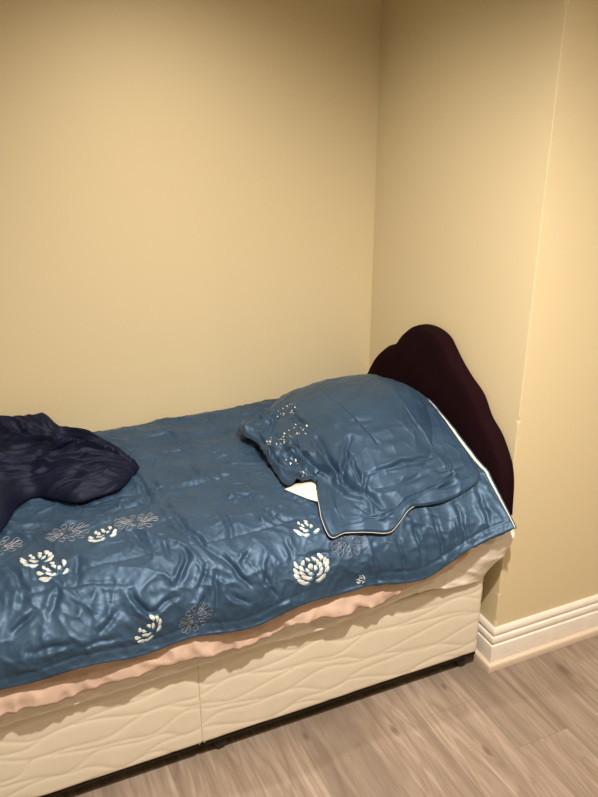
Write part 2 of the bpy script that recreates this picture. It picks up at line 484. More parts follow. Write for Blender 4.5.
# skirting boards: stepped board with a moulded top and a small bead at the floor
PROF = [(.0, .0), (.036, .0), (.036, .012), (.0345, .019), (.030, .0245), (.0235, .0265), (.0190, .0262), (.0180, .0272), (.0195, .0290), (.0195, .083), (.0185, .0865), (.0140, .0880), (.0105, .0890), (.0105, .0925),
        (.0150, .0945), (.0172, .100), (.0170, .109), (.0145, .1155), (.0085, .1180), (.0060, .1200), (.0090, .1220), (.0118, .126), (.0115, .134), (.0090, .141), (.0060, .1455), (.0030, .148), (0, .148)]
def skirting(name, path, mat=SKIRT):
    """path: wall-line points; room side is to the left of travel"""
    v, f = [], []; n = len(PROF)
    P = [np.array(q, float) for q in path]
    for i, q in enumerate(P):
        ds = []
        if i > 0: d = P[i] - P[i - 1]; ds.append(d / np.linalg.norm(d))
        if i < len(P) - 1: d = P[i + 1] - P[i]; ds.append(d / np.linalg.norm(d))
        ns = [np.array((-d[1], d[0])) for d in ds]
        m = ns[0] if len(ns) == 1 else (ns[0] + ns[1]) / (1 + ns[0] @ ns[1])
        for (o_, z) in PROF: v.append((q[0] + m[0] * o_, q[1] + m[1] * o_, z))
    for i in range(len(P) - 1):
        for j in range(n - 1): f.append((i * n + j, (i + 1) * n + j, (i + 1) * n + j + 1, i * n + j + 1))
        f.append((i * n + n - 1, (i + 1) * n + n - 1, (i + 1) * n, i * n))
    f.append(tuple(range(n))); f.append(tuple((len(P) - 1) * n + j for j in range(n)))
    o = mesh_obj(name, v, f, mat, smooth=False); o.data.set_sharp_from_angle(angle=math.radians(38))
    o.data.polygons.foreach_set('use_smooth', [True] * len(o.data.polygons)); o.data.set_sharp_from_angle(angle=math.radians(38))
    o.data.materials.append(BEAD)
    for i in range(len(P) - 1):
        for j in range(7): o.data.polygons[i * n + j].material_index = 1
    return tag(o, kind='structure')
e_ = .0005
skirting('baseboard_back', [(-.04, -e_), (X0, -e_)])
skirting('baseboard_head', [(X1 - .04, -D - e_), (-e_, -D - e_), (-e_, -.04)][::1])
skirting('baseboard_left', [(X0 + e_, -.04), (X0 + e_, Y1 + .04)])
skirting('baseboard_front', [(X0 + .04, Y1 + e_), (X1 - .04, Y1 + e_)])
skirting('baseboard_right', [(X1 - e_, Y1 + .04), (X1 - e_, -D - .04)])

# ------------------------------------------------------------------ divan bed: two base halves, castors, headboard
XB, YB, ZB, ZT = -.057, -.894, .0636, .372   # head end, front face, underside, top of the base
bed = empty('divan_bed', (-.95, -.45, 0))
tag(bed, 'single cream divan bed base with dark shaped headboard, pushed into the alcove', 'bed')

def quilt(x, z):
    """embossed wavy lines along the side panel: depth below the puffed face"""
    s, L = .036, .46
    g = 0
    zz = z + .012 * perlin(x * 5, z * 9, 3)
    xx = x + .12 * perlin(x * 2.3, z * 5, 6)
    n0 = np.floor(zz / s)
    best = np.full(x.shape, 1e9)
    for k in (-1, 0, 1, 2):
        n = n0 + k
        ph = n * 2.9 + .8 * np.sin(n * 5.1)
        zl = n * s + s * .52 * np.sin(2 * np.pi * xx / L + ph) + s * .22 * np.sin(2 * np.pi * xx / (L * .47) + ph * 1.7)
        best = np.minimum(best, np.abs(zz - zl))
    return best

def base_half(xa, xb):
    """xa < xb ; rounded box, side panels embossed"""
    per = []; ra = .002 if xa > -1.5 else .018; rb = .018 if xb > -.5 else .002                                       # perimeter, counter-clockwise seen from above
    ya, yb = YB, -.02
    nx = int((xb - xa) / .006); ny = 60
    def arc(cx, cy, a0, r):
        for q in range(1, 6): t = a0 + math.pi / 2 * q / 6; per.append((cx + r * math.cos(t), cy + r * math.sin(t), math.cos(t), math.sin(t)))
    for x in np.linspace(xa + ra, xb - rb, nx): per.append((x, ya, 0, -1))
    arc(xb - rb, ya + rb, -math.pi / 2, rb)
    for y in np.linspace(ya + rb, yb - rb, ny): per.append((xb, y, 1, 0))
    arc(xb - rb, yb - rb, 0, rb)
    for x in np.linspace(xb - rb, xa + ra, 60): per.append((x, yb, 0, 1))
    arc(xa + ra, yb - ra, math.pi / 2, ra)
    for y in np.linspace(yb - ra, ya + ra, ny): per.append((xa, y, -1, 0))
    arc(xa + ra, ya + ra, math.pi, ra)
    per = np.array(per); m = 72
    zs = np.linspace(ZB, ZT, m)
    X = per[:, 0][:, None] + 0 * zs; Y = per[:, 1][:, None] + 0 * zs; Z = 0 * X + zs
    along = X + Y * (np.abs(per[:, 2:3]) > .5)
    q = quilt(along, Z)
    d = -.0012 * np.exp(-(q / .0022) ** 2) + .0011 * np.clip(q / .016, 0, 1) ** .6
    er = np.minimum(Z - ZB, ZT - Z); inset = .009 * (1 - np.clip(er / .012, 0, 1)) ** 2
    end = np.minimum(np.abs(X - xa), np.abs(X - xb)); d = d * np.clip(end / .004, 0, 1)
    X = X + per[:, 2:3] * (d - inset); Y = Y + per[:, 3:4] * (d - inset)
    n = len(per)
    v = [tuple(t) for t in np.stack([X, Y, Z], -1).reshape(-1, 3)]
    f = grid_faces(n, m, closed=True)
    f.append(tuple(i * m + m - 1 for i in range(n))); f.append(tuple(i * m for i in reversed(range(n))))
    o = mesh_obj('base_section', v, f, DAMASK, bed)
    o.data.set_sharp_from_angle(angle=math.radians(60))
    # black cloth underside
    v, f = [], []; box(v, f, xa + .006, xb - .006, YB + .006, -.026, ZB - .012, ZB - .0005)
    u = mesh_obj('underside_cloth', v, f, UNDER, o, False)
    return o
bs = [base_half(XB - .9500, XB), base_half(-1.93, XB - .9502)]

def castor(x, y, par):
    v, f = [], []
    k = 24; w = .009; r = .021
    ang = .5
    ca, sa = math.cos(ang), math.sin(ang)
    for s in (-1, 1):                              # twin wheels
        b = len(v); prof = [(r * .35, s * .004), (r * .92, s * .004), (r, s * .006), (r, s * .013), (r * .9, s * .016), (r * .35, s * .016)]
        for q in range(k):
            t = 2 * math.pi * q / k
            for (rr, o) in prof:
                lx, lz = rr * math.cos(t), rr * math.sin(t)
                v.append((x + lx * ca - o * sa, y + lx * sa + o * ca, r + .0005 + lz))
        f += grid_faces(k, len(prof), b, True)
        for j in (0, len(prof) - 1): f.append(tuple(b + q * len(prof) + j for q in range(k)))
    o = mesh_obj('castor', v, f, BLACK, par); o.data.set_sharp_from_angle(angle=math.radians(50))
    v, f = [], []                                   # hood and stem
    b = 0; prof = [(.004, .026), (.023, .026), (.024, .034), (.019, .044), (.010, .048), (.0055, .050), (.0055, .062)]
    for q in range(k):
        t = 2 * math.pi * q / k
        for rr, z in prof: v.append((x + rr * math.cos(t), y + rr * math.sin(t), z - .0105))
    f += grid_faces(k, len(prof), 0, True); f.append(tuple(q * len(prof) for q in range(k))); f.append(tuple(q * len(prof) + len(prof) - 1 for q in range(k)))
    h = mesh_obj('castor_hood', v, f, BLACK, o); h.data.set_sharp_from_angle(angle=math.radians(50))
for x, y in ((-.098, -.855), (-.098, -.07), (-.945, -.855), (-.945, -.07)): castor(x, y, bs[0])
for x, y in ((-1.47, -.855), (-1.47, -.07), (-1.88, -.855), (-1.88, -.07)): castor(x, y, bs[1])

# headboard, traced shape with soft padded edge
HZ = .585
HB_TOP = [(-.012, .585), (-.012, .62), (-.022, .69), (-.066, .765), (-0.128, 0.850), (-0.203, 0.913), (-0.257, 0.940), (-0.306, 0.992), (-0.366, 1.035), (-0.426, 1.052), (-0.486, 1.055), (-0.539, 1.044), (-0.577, 1.015), (-0.614, 0.986), (-0.667, 0.953), (-0.734, 0.918), (-0.783, 0.863), (-0.838, 0.826), (-0.884, 0.773), (-0.905, 0.735), (-0.916, 0.690), (-0.920, 0.641), (-.920, .585)]
def headboard():
    top = HB_TOP
    T = resample(top, 150)
    # outline loop, then rings inset towards the front
    n = len(T)
    nor = np.zeros_like(T); d = np.gradient(T, axis=0); nor[:, 0] = -d[:, 1]; nor[:, 1] = d[:, 0]; nor /= np.linalg.norm(nor, axis=1, keepdims=True)
    if (nor[n // 2, 1] > 0): nor = -nor            # inwards (down at the peak)
    rings = [(.004, -.002), (0, -.006), (0, -.024), (.002, -.038), (.007, -.047), (.016, -.0515), (.05, -.0535)]
    v = []; m = len(rings)
    for i in range(n):
        for (ins, x) in rings:
            q = T[i] + nor[i] * ins; v.append((x, q[0], max(q[1], HZ)))
    f = grid_faces(n, m)
    # front cap down to a bottom line
    b = len(v)
    for i in range(n):
        q = T[i] + nor[i] * .05
        v.append((-.0540, -.11 + (q[0] + .11) * 1.0 if False else q[0] * .92 - .04, max(HZ, HZ + (q[1] - HZ) * .55)))
    for i in range(n):
        q = T[i]; v.append((-.0540, q[0] * .92 - .04, HZ))
    f += [(i * m + m - 1, (i + 1) * m + m - 1, b + i + 1, b + i) for i in range(n - 1)]
    f += [(b + i, b + i + 1, b + n + i + 1, b + n + i) for i in range(n - 1)]
    # back
    b2 = len(v)
    for i in range(n): v.append((-.002, T[i][0], HZ))
    f += [(i * m, b2 + i, b2 + i + 1, (i + 1) * m) for i in range(n - 1)]
    o = mesh_obj('headboard', v, f, VELVET, bed)
    v, f = [], []
    for y in (-.30, -.62): box(v, f, -.030, -.006, y - .025, y + .025, .155, .56)
    o2 = mesh_obj('headboard_strut', v[:8], f[:6], STEEL, o, False)
    o3 = mesh_obj('headboard_strut', v[8:], [tuple(i - 8 for i in q) for q in f[6:]], STEEL, o, False)
headboard()

# ------------------------------------------------------------------ mattress and the sheets on it
def rounded_perimeter(x0, x1, y0, y1, r, step=.008):
    per = []
    def line(a, b, nx, ny):
        L = math.hypot(b[0] - a[0], b[1] - a[1]); n = max(2, int(L / step))
        for t in np.linspace(0, 1, n, endpoint=False): per.append((a[0] + (b[0] - a[0]) * t, a[1] + (b[1] - a[1]) * t, nx, ny))
    def arc(cx, cy, a0):
        for q in range(8): t = a0 + math.pi / 2 * q / 8; per.append((cx + r * math.cos(t), cy + r * math.sin(t), math.cos(t), math.sin(t)))
    line((x0 + r, y0), (x1 - r, y0), 0, -1); arc(x1 - r, y0 + r, -math.pi / 2)
    line((x1, y0 + r), (x1, y1 - r), 1, 0); arc(x1 - r, y1 - r, 0)
    line((x1 - r, y1), (x0 + r, y1), 0, 1); arc(x0 + r, y1 - r, math.pi / 2)
    line((x0, y1 - r), (x0, y0 + r), -1, 0); arc(x0 + r, y0 + r, math.pi)
    return np.array(per)

def mattress():
    per = rounded_perimeter(-1.925, -.066, -.880, -.030, .04, .03)
    prof = [(0.0, .376), (.012, .374), (.018, .380), (.014, .388), (.016, .48), (.014, .556), (.012, .572), (.003, .592), (-.012, .604), (-.04, .609), (-.2, .610)]
    v = []; m = len(prof)
    for x, y, nx, ny in per:
        for o_, z in prof: v.append((x + nx * (o_ - .018), y + ny * (o_ - .018), z))
    f = grid_faces(len(per), m, closed=True)
    f.append(tuple(i * m + m - 1 for i in range(len(per)))); f.append(tuple(i * m for i in range(len(per))))
    o = mesh_obj('mattress', v, f, DAMASK)
    tag(o, 'deep single mattress lying on the divan base, wrapped in the white cover', 'mattress')
mattress()

HEM_W = [(-2, .345), (-1.52, .345), (-1.27, .345), (-1.0, .352), (-.887, .360), (-.705, .348), (-.577, .358), (-.447, .368), (-.33, .384), (-.26, .378), (-.2, .360), (-.121, .350), (-.06, .350), (0, .352)]
def fitted_cover():
    per = rounded_perimeter(-1.93, -.0615, -.897, -.0245, .045, .007)
    m = 46; n = len(per)
    k = np.linspace(0, 1, m)
    X = per[:, 0][:, None] + 0 * k; Y = per[:, 1][:, None] + 0 * k
    NX = per[:, 2][:, None] + 0 * k; NY = per[:, 3][:, None] + 0 * k
    zb = np.interp(per[:, 0], [a_[0] for a_ in HEM_W], [a_[1] for a_ in HEM_W])[:, None]
    front = (per[:, 3] < -.3)[:, None]
    zb = np.where(front, zb + .012, .352)
    side = np.clip(k / .8, 0, 1); Z = zb + (.572 - zb) * side
    top = np.clip((k - .8) / .2, 0, 1)
    qa = np.clip(top * 2, 0, 1) * np.pi / 2; ins = .045 * (1 - np.cos(qa)) + .12 * np.clip(top * 2 - 1, 0, 1); X = X - NX * ins; Y = Y - NY * ins; Z = Z + .045 * np.sin(qa)
    # wrinkles and the loose bagged corner at the head
    w = .0035 * fbm(X * 9, Z * 14, 3, 2) + .006 * crease(X * 11 + 5 * Z, Z * 17 + X * 5, 4, .15) * (1 - top)
    cd = np.exp(-(np.maximum(0, -.06 - X) / .11) ** 2) * front
    bag = np.interp(Z, [.345, .40, .46, .52, .56, .61], [.004, .026, .060, .082, .080, .03]) * cd * (1 - top)
    fold = .010 * np.exp(-((Z - .545 - (X + .06) * .12) / .010) ** 2) * cd
    w = w + bag * .95 + fold + .020 * (1 - np.clip(side / .7, 0, 1)) ** 1.5 * (1 - cd)
    Y = Y - np.where(front, w, 0) * 1.0 + np.where(front, 0, -NY * .0)
    X = X + np.where((per[:, 1] < -.83)[:, None] & (NX > .05), bag * .62, 0)
    Y = np.where((~front) & (per[:, 1] < -.83)[:, None], Y - bag * .9, Y)
    v = [tuple(t) for t in np.stack([X, Y, Z], -1).reshape(-1, 3)]
    f = grid_faces(n, m, closed=True); f.append(tuple(i * m + m - 1 for i in range(n)))
    o = mesh_obj('fitted_cover', v, f, SHEETW)
    s = o.modifiers.new('thickness', 'SOLIDIFY'); s.thickness = .0025; s.offset = -1
    tag(o, 'white fitted mattress cover, baggy at its corner by the headboard', 'mattress cover')
fitted_cover()

HEM_P = [(-2, .392), (-1.514, .393), (-1.432, .393), (-1.36, .388), (-1.298, .392), (-1.221, .399), (-1.17, .394), (-1.102, .399), (-1.007, .395), (-.94, .385), (-.870, .388), (-.781, .399), (-.74, .418), (-.70, .405), (-.66, .412), (-.62, .400), (-.581, .397), (-.54, .405),
         (-.483, .391), (-.440, .406), (-.40, .425), (-.367, .430), (-.322, .438), (-.253, .450), (-.200, .460), (-.165, .50)]
def pink_sheet():
    xs = np.linspace(-1.94, -.165, 460); m = 34; k = np.linspace(0, 1, m)
    zb = np.interp(xs, [a_[0] for a_ in HEM_P], [a_[1] for a_ in HEM_P]) + .003 * fbm(xs * 30, xs * 0, 3, 8) + .020
    X = xs[:, None] + 0 * k; q = np.clip(k / .62, 0, 1); top = np.clip((k - .62) / .38, 0, 1)
    qa = np.clip(top * 2, 0, 1) * np.pi / 2; Z = zb[:, None] + (.560 - zb[:, None]) * q + .062 * np.sin(qa)
    Y = -.9165 + 0 * Z + .055 * (1 - np.cos(qa)) + .10 * np.clip(top * 2 - 1, 0, 1)
    low = 1 - sst(.0, .9, q)
    w = .007 * fbm(X * 10, Z * 9, 3, 21) * (.4 + low) + .008 * ridged(X * 13 + Z * 8, Z * 9 - X * 3, 24) * low
    Y = Y - (np.clip(w, -.004, .009) + .004) * (1 - top) - .022 * low
    # one stitched join
    Y = Y + .004 * np.exp(-((X + .945) / .003) ** 2)
    v = [tuple(t) for t in np.stack([X, Y, Z], -1).reshape(-1, 3)]
    o = mesh_obj('flat_sheet', v, grid_faces(len(xs), m), PINK)
    s = o.modifiers.new('thickness', 'SOLIDIFY'); s.thickness = .0015; s.offset = 1
    tag(o, 'pale pink sheet hanging out below the blue duvet along the bed side', 'sheet')
pink_sheet()

# ------------------------------------------------------------------ the blue duvet
NS, NT = 440, 270
us = np.linspace(-1.94, -.072, NS); ut = np.linspace(0, TL, NT)
S, T = np.meshgrid(us, ut, indexing='ij')

def fold_field(S, T, folds, seed=0):
    d = np.zeros(S.shape)
    ws = S + .006 * perlin(S * 22, T * 22, 31 + seed); wt = T + .006 * perlin(S * 22, T * 22, 47 + seed)
    for pts, dep, wid in folds:
        x0 = min(q[0] for q in pts) - .08; x1 = max(q[0] for q in pts) + .08
        y0 = min(q[1] for q in pts) - .08; y1 = max(q[1] for q in pts) + .08
        m = (S > x0) & (S < x1) & (T > y0) & (T < y1)
        if not m.any(): continue
        dist, sg, pos = stroke_dist(ws[m], wt[m], pts)
        w = wid / 1000; env = np.sin(np.clip(pos, .0, 1) * np.pi * .86 + .2) ** .8
        u = dist * sg
        g = -np.exp(-(dist / w) ** 2) + .75 * np.exp(-((u - 1.9 * w) / (1.3 * w)) ** 2) + .3 * np.exp(-((u + 2.2 * w) / (1.6 * w)) ** 2)
        d[m] += dep / 1000 * env * g
    return d

def duvet_disp(S, T):
    d = np.zeros(S.shape)
    Tw = T + .008 * perlin(S * 3.5, T * 3, 70)
    for t0, a_ in ((.245, 1), (.56, .6), (.885, .8), (1.128, .8)):
        q = np.abs(Tw - t0); br = np.clip(.75 + .8 * perlin(S * 4, T * 0 + t0 * 9, 72), .15, 1)
        d -= .0050 * a_ * br * np.exp(-(q / .0042) ** 2)
        d -= .0050 * a_ * np.exp(-(q / .030) ** 2)
        d += .0030 * crease(S * 26 + .5 * T, T * 7, 80) * np.exp(-(q / .06) ** 2)
    wx = S + .035 * fbm(S * 5, T * 5, 3, 12); wy = T + .035 * fbm(S * 5, T * 5, 3, 15)
    d += .0075 * fbm(S * 3.4, T * 4.4, 2, 1)
    rough = 1.25 - .30 * sst(.70, .95, T)
    # long slanting creases and the facets between them
    c_, s_ = math.cos(.75), math.sin(.75)
    a1 = wx * c_ + wy * s_; b1 = -wx * s_ + wy * c_
    d += .0085 * rough * crease(a1 * 3.6, b1 * 8.5, 3, .16)
    c_, s_ = math.cos(-.35), math.sin(-.35)
    a2 = wx * c_ + wy * s_; b2 = -wx * s_ + wy * c_
    d += .0050 * rough * crease(a2 * 11, b2 * 7, 7, .14)
    d += .0046 * crease(wx * 17 + wy * 5, wy * 15 - wx * 4, 9, .10)
    d += .0022 * crease(wx * 38 + wy * 14, wy * 34 - wx * 9, 10, .14)
    d *= .35 + .65 * sst(.01, .09, T)
    # gathers where it falls over the side
    k = sst(.86, 1.0, T)
    sk = S + .35 * (T - .9) * np.sin(S * 7) + .035 * fbm(S * 6, T * 5, 2, 33)
    d += k * .0065 * (crease(sk * 12, T * 4.2, 35, .25)) + k * .0036 * crease(sk * 25, T * 9, 38, .22)
    # slanting pleats along the wall
    k2 = (1 - sst(.16, .30, T)) * sst(.02, .07, T)
    d += k2 * .0060 * crease((S - 1.2 * T + .02 * perlin(S * 9, T * 9, 4)) * 9, T * 3.5 + S * 1.5, 51, .3)
    d *= 1 - .22 * sst(.7, .95, T)
    d += 1.5 * fold_field(S, T, DUVET_FOLDS)
    d += .0038 * (1 - sst(.62, .8, T)) * sst(.05, .12, T) * crease(wx * 7 + wy * 9, wy * 13 - wx * 6, 14, .09)
    d = d * (.35 + .65 * (1 - sst(TL - .008, TL, T)))
    return d

def sham_mask(S, T):
    """1 well under the pillow sham, where the duvet is pressed flat"""
    return sst(-.62, -.56, S) * (1 - sst(.86, .95, T)) * sst(.10, .2, T)
def dark_mask(S, T):
    return (1 - sst(-1.2, -1.1, S)) * (1 - sst(.40, .50, T))

P0, N0 = duvet_frame(S, T)
dd = duvet_disp(S, T)
dd = dd * (1 - .7 * sham_mask(S, T)) - .004 * sham_mask(S, T)
dd = dd * (1 - .6 * dark_mask(S, T)) - .004 * dark_mask(S, T)
PD = P0 + N0 * dd[..., None]
PD[..., 1] = np.minimum(PD[..., 1], -.004)
def surf(s, t, h=0.0, P=None):
    """point on the finished duvet surface, h above it"""
    s = np.asarray(s, float); t = np.asarray(t, float)
    fi = np.clip((s - us[0]) / (us[1] - us[0]), 0, NS - 1.001); fj = np.clip((t - ut[0]) / (ut[1] - ut[0]), 0, NT - 1.001)
    i = fi.astype(int); j = fj.astype(int); a_ = (fi - i)[..., None]; b_ = (fj - j)[..., None]
    Q = PD if P is None else P
    R_ = (Q[i, j] * (1 - a_) + Q[i + 1, j] * a_) * (1 - b_) + (Q[i, j + 1] * (1 - a_) + Q[i + 1, j + 1] * a_) * b_
    _, n = duvet_frame(s, t)
    return R_ + n * np.asarray(h)[..., None]

duvet = mesh_obj('duvet', PD.reshape(-1, 3), grid_faces(NS, NT), SATIN)
sm = duvet.modifiers.new('thickness', 'SOLIDIFY'); sm.thickness = .012; sm.offset = -1
tag(duvet, 'shiny blue satin quilted duvet with white chrysanthemum embroidery, spread over the bed', 'duvet')
# make sure the solidify goes inwards
if duvet.data.polygons[NT * 100 + 100].normal.z < 0:
    duvet.data.flip_normals()

# white band and blue backing along the head edge
def head_band():
    t = np.linspace(.46, TL - .002, 120)
    e = surf(np.full_like(t, -.0725), t); 
    w = .0092 * np.sin(np.clip((t - .47) / (1.12 - .47), 0, 1) ** 1.1 * np.pi) + .0028
    v = []; K = 9
    for i in range(len(t)):
        for k in range(K):
            a_ = math.pi * (k / (K - 1))
            v.append((e[i, 0] + w[i] * .62 * (1 - math.cos(a_)) * .5 + .0005, e[i, 1] - .004 * math.sin(a_), e[i, 2] - .003 + w[i] * .55 * (1 - math.cos(a_)) * .5 + .003 * math.sin(a_)))
    o = mesh_obj('white_band', v, grid_faces(len(t), K), LINING, duvet)
    s = o.modifiers.new('thickness', 'SOLIDIFY'); s.thickness = .0015
    o['label'] = 'white band along the head edge of the duvet'
    t = np.linspace(.30, TL - .001, 120); e = surf(np.full_like(t, -.0725), t)
    w = .0092 * np.sin(np.clip((t - .47) / (1.12 - .47), 0, 1) ** 1.1 * np.pi) + .0028
    v, f = [], []
    pts = [(e[i, 0] + w[i] * .62 + .0025, e[i, 1] - .002, e[i, 2] + w[i] * .55 - .004) for i in range(len(t))]
    tube(v, f, pts, .0038, 8)
    mesh_obj('backing_edge', v, f, SATIN, duvet)
head_band()

# embroidery: thin satin-stitch petals lying on the cloth
def petal(v, f, c, ang, L, wd, bend, place, h=.0016, n=9):
    """drop-shaped petal from base c outwards; place(x, y, h) maps local cloth metres to 3D"""
    b = len(v); ca, sa = math.cos(ang), math.sin(ang)
    for i in range(n):
        u = i / (n - 1); w = wd * (math.sin(math.pi * u ** 1.5) ** .6) * .62
        cx = L * u; cy = bend * L * u * u
        for j in range(5):
            q = (j - 2) / 2; lx, ly = cx, cy + q * w
            v.append(place(c[0] + lx * ca - ly * sa, c[1] + lx * sa + ly * ca, h * (1 - q * q * .7) * min(1, 6 * u * (1 - u) + .25)))
    f += [(b + i * 5 + j, b + (i + 1) * 5 + j, b + (i + 1) * 5 + j + 1, b + i * 5 + j + 1) for i in range(n - 1) for j in range(4)]

def ribbon(v, f, pts, w, place, h=.001):
    b = len(v); n = len(pts); pts = np.array(pts, float); d = np.gradient(pts, axis=0); d /= np.linalg.norm(d, axis=1, keepdims=True) + 1e-9
    for i in range(n):
        nx, ny = -d[i, 1], d[i, 0]
        for q in (-1, 0, 1): v.append(place(pts[i, 0] + nx * w * q * .5, pts[i, 1] + ny * w * q * .5, h if q == 0 else h * .2))
    f += [(b + i * 3 + j, b + (i + 1) * 3 + j, b + (i + 1) * 3 + j + 1, b + i * 3 + j + 1) for i in range(n - 1) for j in range(2)]

def flower(s0, t0, R_, rot, kind, seed, skip=(), base=surf, par=None, squash=1.0):
    par = par or duvet; rs = np.random.RandomState(seed)
    def place(x, y, h):
        y = y * squash
        cr, sr = math.cos(rot), math.sin(rot)
        s = s0 + x * cr - y * sr; t = t0 - (x * sr + y * cr)      # +y points to the wall
        return tuple(base(np.array(s), np.array(min(t, TL - .004)), np.array(h + .0006)))
    if kind in ('white', 'half'):
        # a cup of comma-shaped petals: the outer ones lean up round the sides, the heart is a tight swirl
        v, f = [], []; v2, f2 = [], []
        big = kind == 'white'
        rings = [(.74, .36, .17, 11, -215, 35), (.46, .30, .15, 8, -200, 25), (.20, .22, .13, 5, -250, 60), (.55, .22, .14, 3, 60, 120)] if big else \
                [(.72, .44, .20, 8, -200, 25), (.32, .34, .18, 5, -230, 40), (.62, .30, .17, 2, 60, 115)]
        for ri, (r0, L, w, n, a0, a1) in enumerate(rings):
            for k in range(n):
                a_ = math.radians(a0 + (a1 - a0) * k / (n - 1)) + rs.uniform(-.1, .1)
                if not big and rs.rand() < .15: continue
                sd = 1 if math.cos(a_) > 0 else -1
                up = (math.pi / 2 - a_ + math.pi) % (2 * math.pi) - math.pi
                dr = a_ + up * .38
                r1 = r0 - L * .45
                c_ = (R_ * r1 * math.cos(a_), R_ * r1 * math.sin(a_) * .85)
                petal(v, f, c_, dr, R_ * L * rs.uniform(.85, 1.1), R_ * w * rs.uniform(.85, 1.1), .35 * sd, place)
                petal(v2, f2, (c_[0] - R_ * .05 * sd, c_[1] - R_ * .07), dr - .1 * sd, R_ * L * 1.0, R_ * w * .7, .35 * sd, place, .0008)
        o = mesh_obj('embroidered_flower', v, f, THREAD, par); o['label'] = 'white satin-stitch chrysanthemum'
        mesh_obj('teal_petals', v2, f2, THREADT, o)
    elif kind == 'line':                                                    # outlined flower in thin grey thread
        v, f = [], []
        for ri, (r0, L, w, n) in enumerate(((.5, .5, .20, 12), (.2, .4, .17, 8))):
            for k in range(n):
                a_ = 2 * math.pi * k / n + rs.uniform(-.1, .1) + ri * .3; ca, sa = math.cos(a_), math.sin(a_)
                q = [(r0 + L * (1 - math.cos(t)) / 2, w * math.sin(t) * (1 - math.cos(t)) * .5) for t in np.linspace(.3, 2 * math.pi - .3, 16)]
                ribbon(v, f, [(R_ * (x * ca - y * sa), R_ * (x * sa + y * ca) * .8) for x, y in q], .0009, place)
        o = mesh_obj('embroidered_flower', v, f, THREADB, par); o['label'] = 'grey outline flower embroidery'
    return o

flower(-.685, 1.062, .068, .15, 'white', 1, squash=1.05)
flower(-.660, .925, .050, .2, 'half', 2)
flower(-1.140, 1.098, .050, .75, 'half', 3, squash=.8)
flower(-1.018, 1.105, .052, .7, 'line', 4, squash=.8)
flower(-1.191, .765, .048, .3, 'half', 5)
flower(-1.366, .805, .050, .2, 'half', 6)
flower(-1.334, .867, .050, .5, 'half', 7)
flower(-1.275, .704, .060, .1, 'line', 8)
flower(-1.095, .730, .062, .1, 'line', 9)
flower(-1.450, .700, .060, .1, 'line', 10)
flower(-.556, 1.005, .058, .3, 'line', 11)
flower(-.540, 1.135, .018, 1.2, 'half', 12)

# ------------------------------------------------------------------ generic cloth patch: from a skeleton line out to an outline, wrapped on the duvet form
def patch(outline, skel, nr, nth, closed=True):
    o = resample(list(outline) + [outline[0]], nth + 1)[:-1]
    sk = np.array(skel, float)
    near = []
    for q in o:
        best = None
        for i in range(len(sk) - 1):
            a_, b_ = sk[i], sk[i + 1]; d = b_ - a_; h = np.clip((q - a_) @ d / (d @ d), 0, 1); c = a_ + h * d
            dd_ = np.linalg.norm(q - c)
            if best is None or dd_ < best[0]: best = (dd_, c)
        near.append(best[1])
    near = np.array(near)
    # smooth the attachment
    for _ in range(30): near = (np.roll(near, 1, 0) + near + np.roll(near, -1, 0)) / 3
    r = np.linspace(0, 1, nr) ** .85
    G = near[:, None, :] * (1 - r)[None, :, None] + o[:, None, :] * r[None, :, None]
    return G[..., 0], G[..., 1], np.broadcast_to(r, G.shape[:2]), o

def wrap(s, t, h):
    """base form of the duvet extended a little past its edges"""
    tc = np.clip(t, 0, TL); P, n = duvet_frame(s, tc)
    return P + n * np.asarray(h)[..., None]

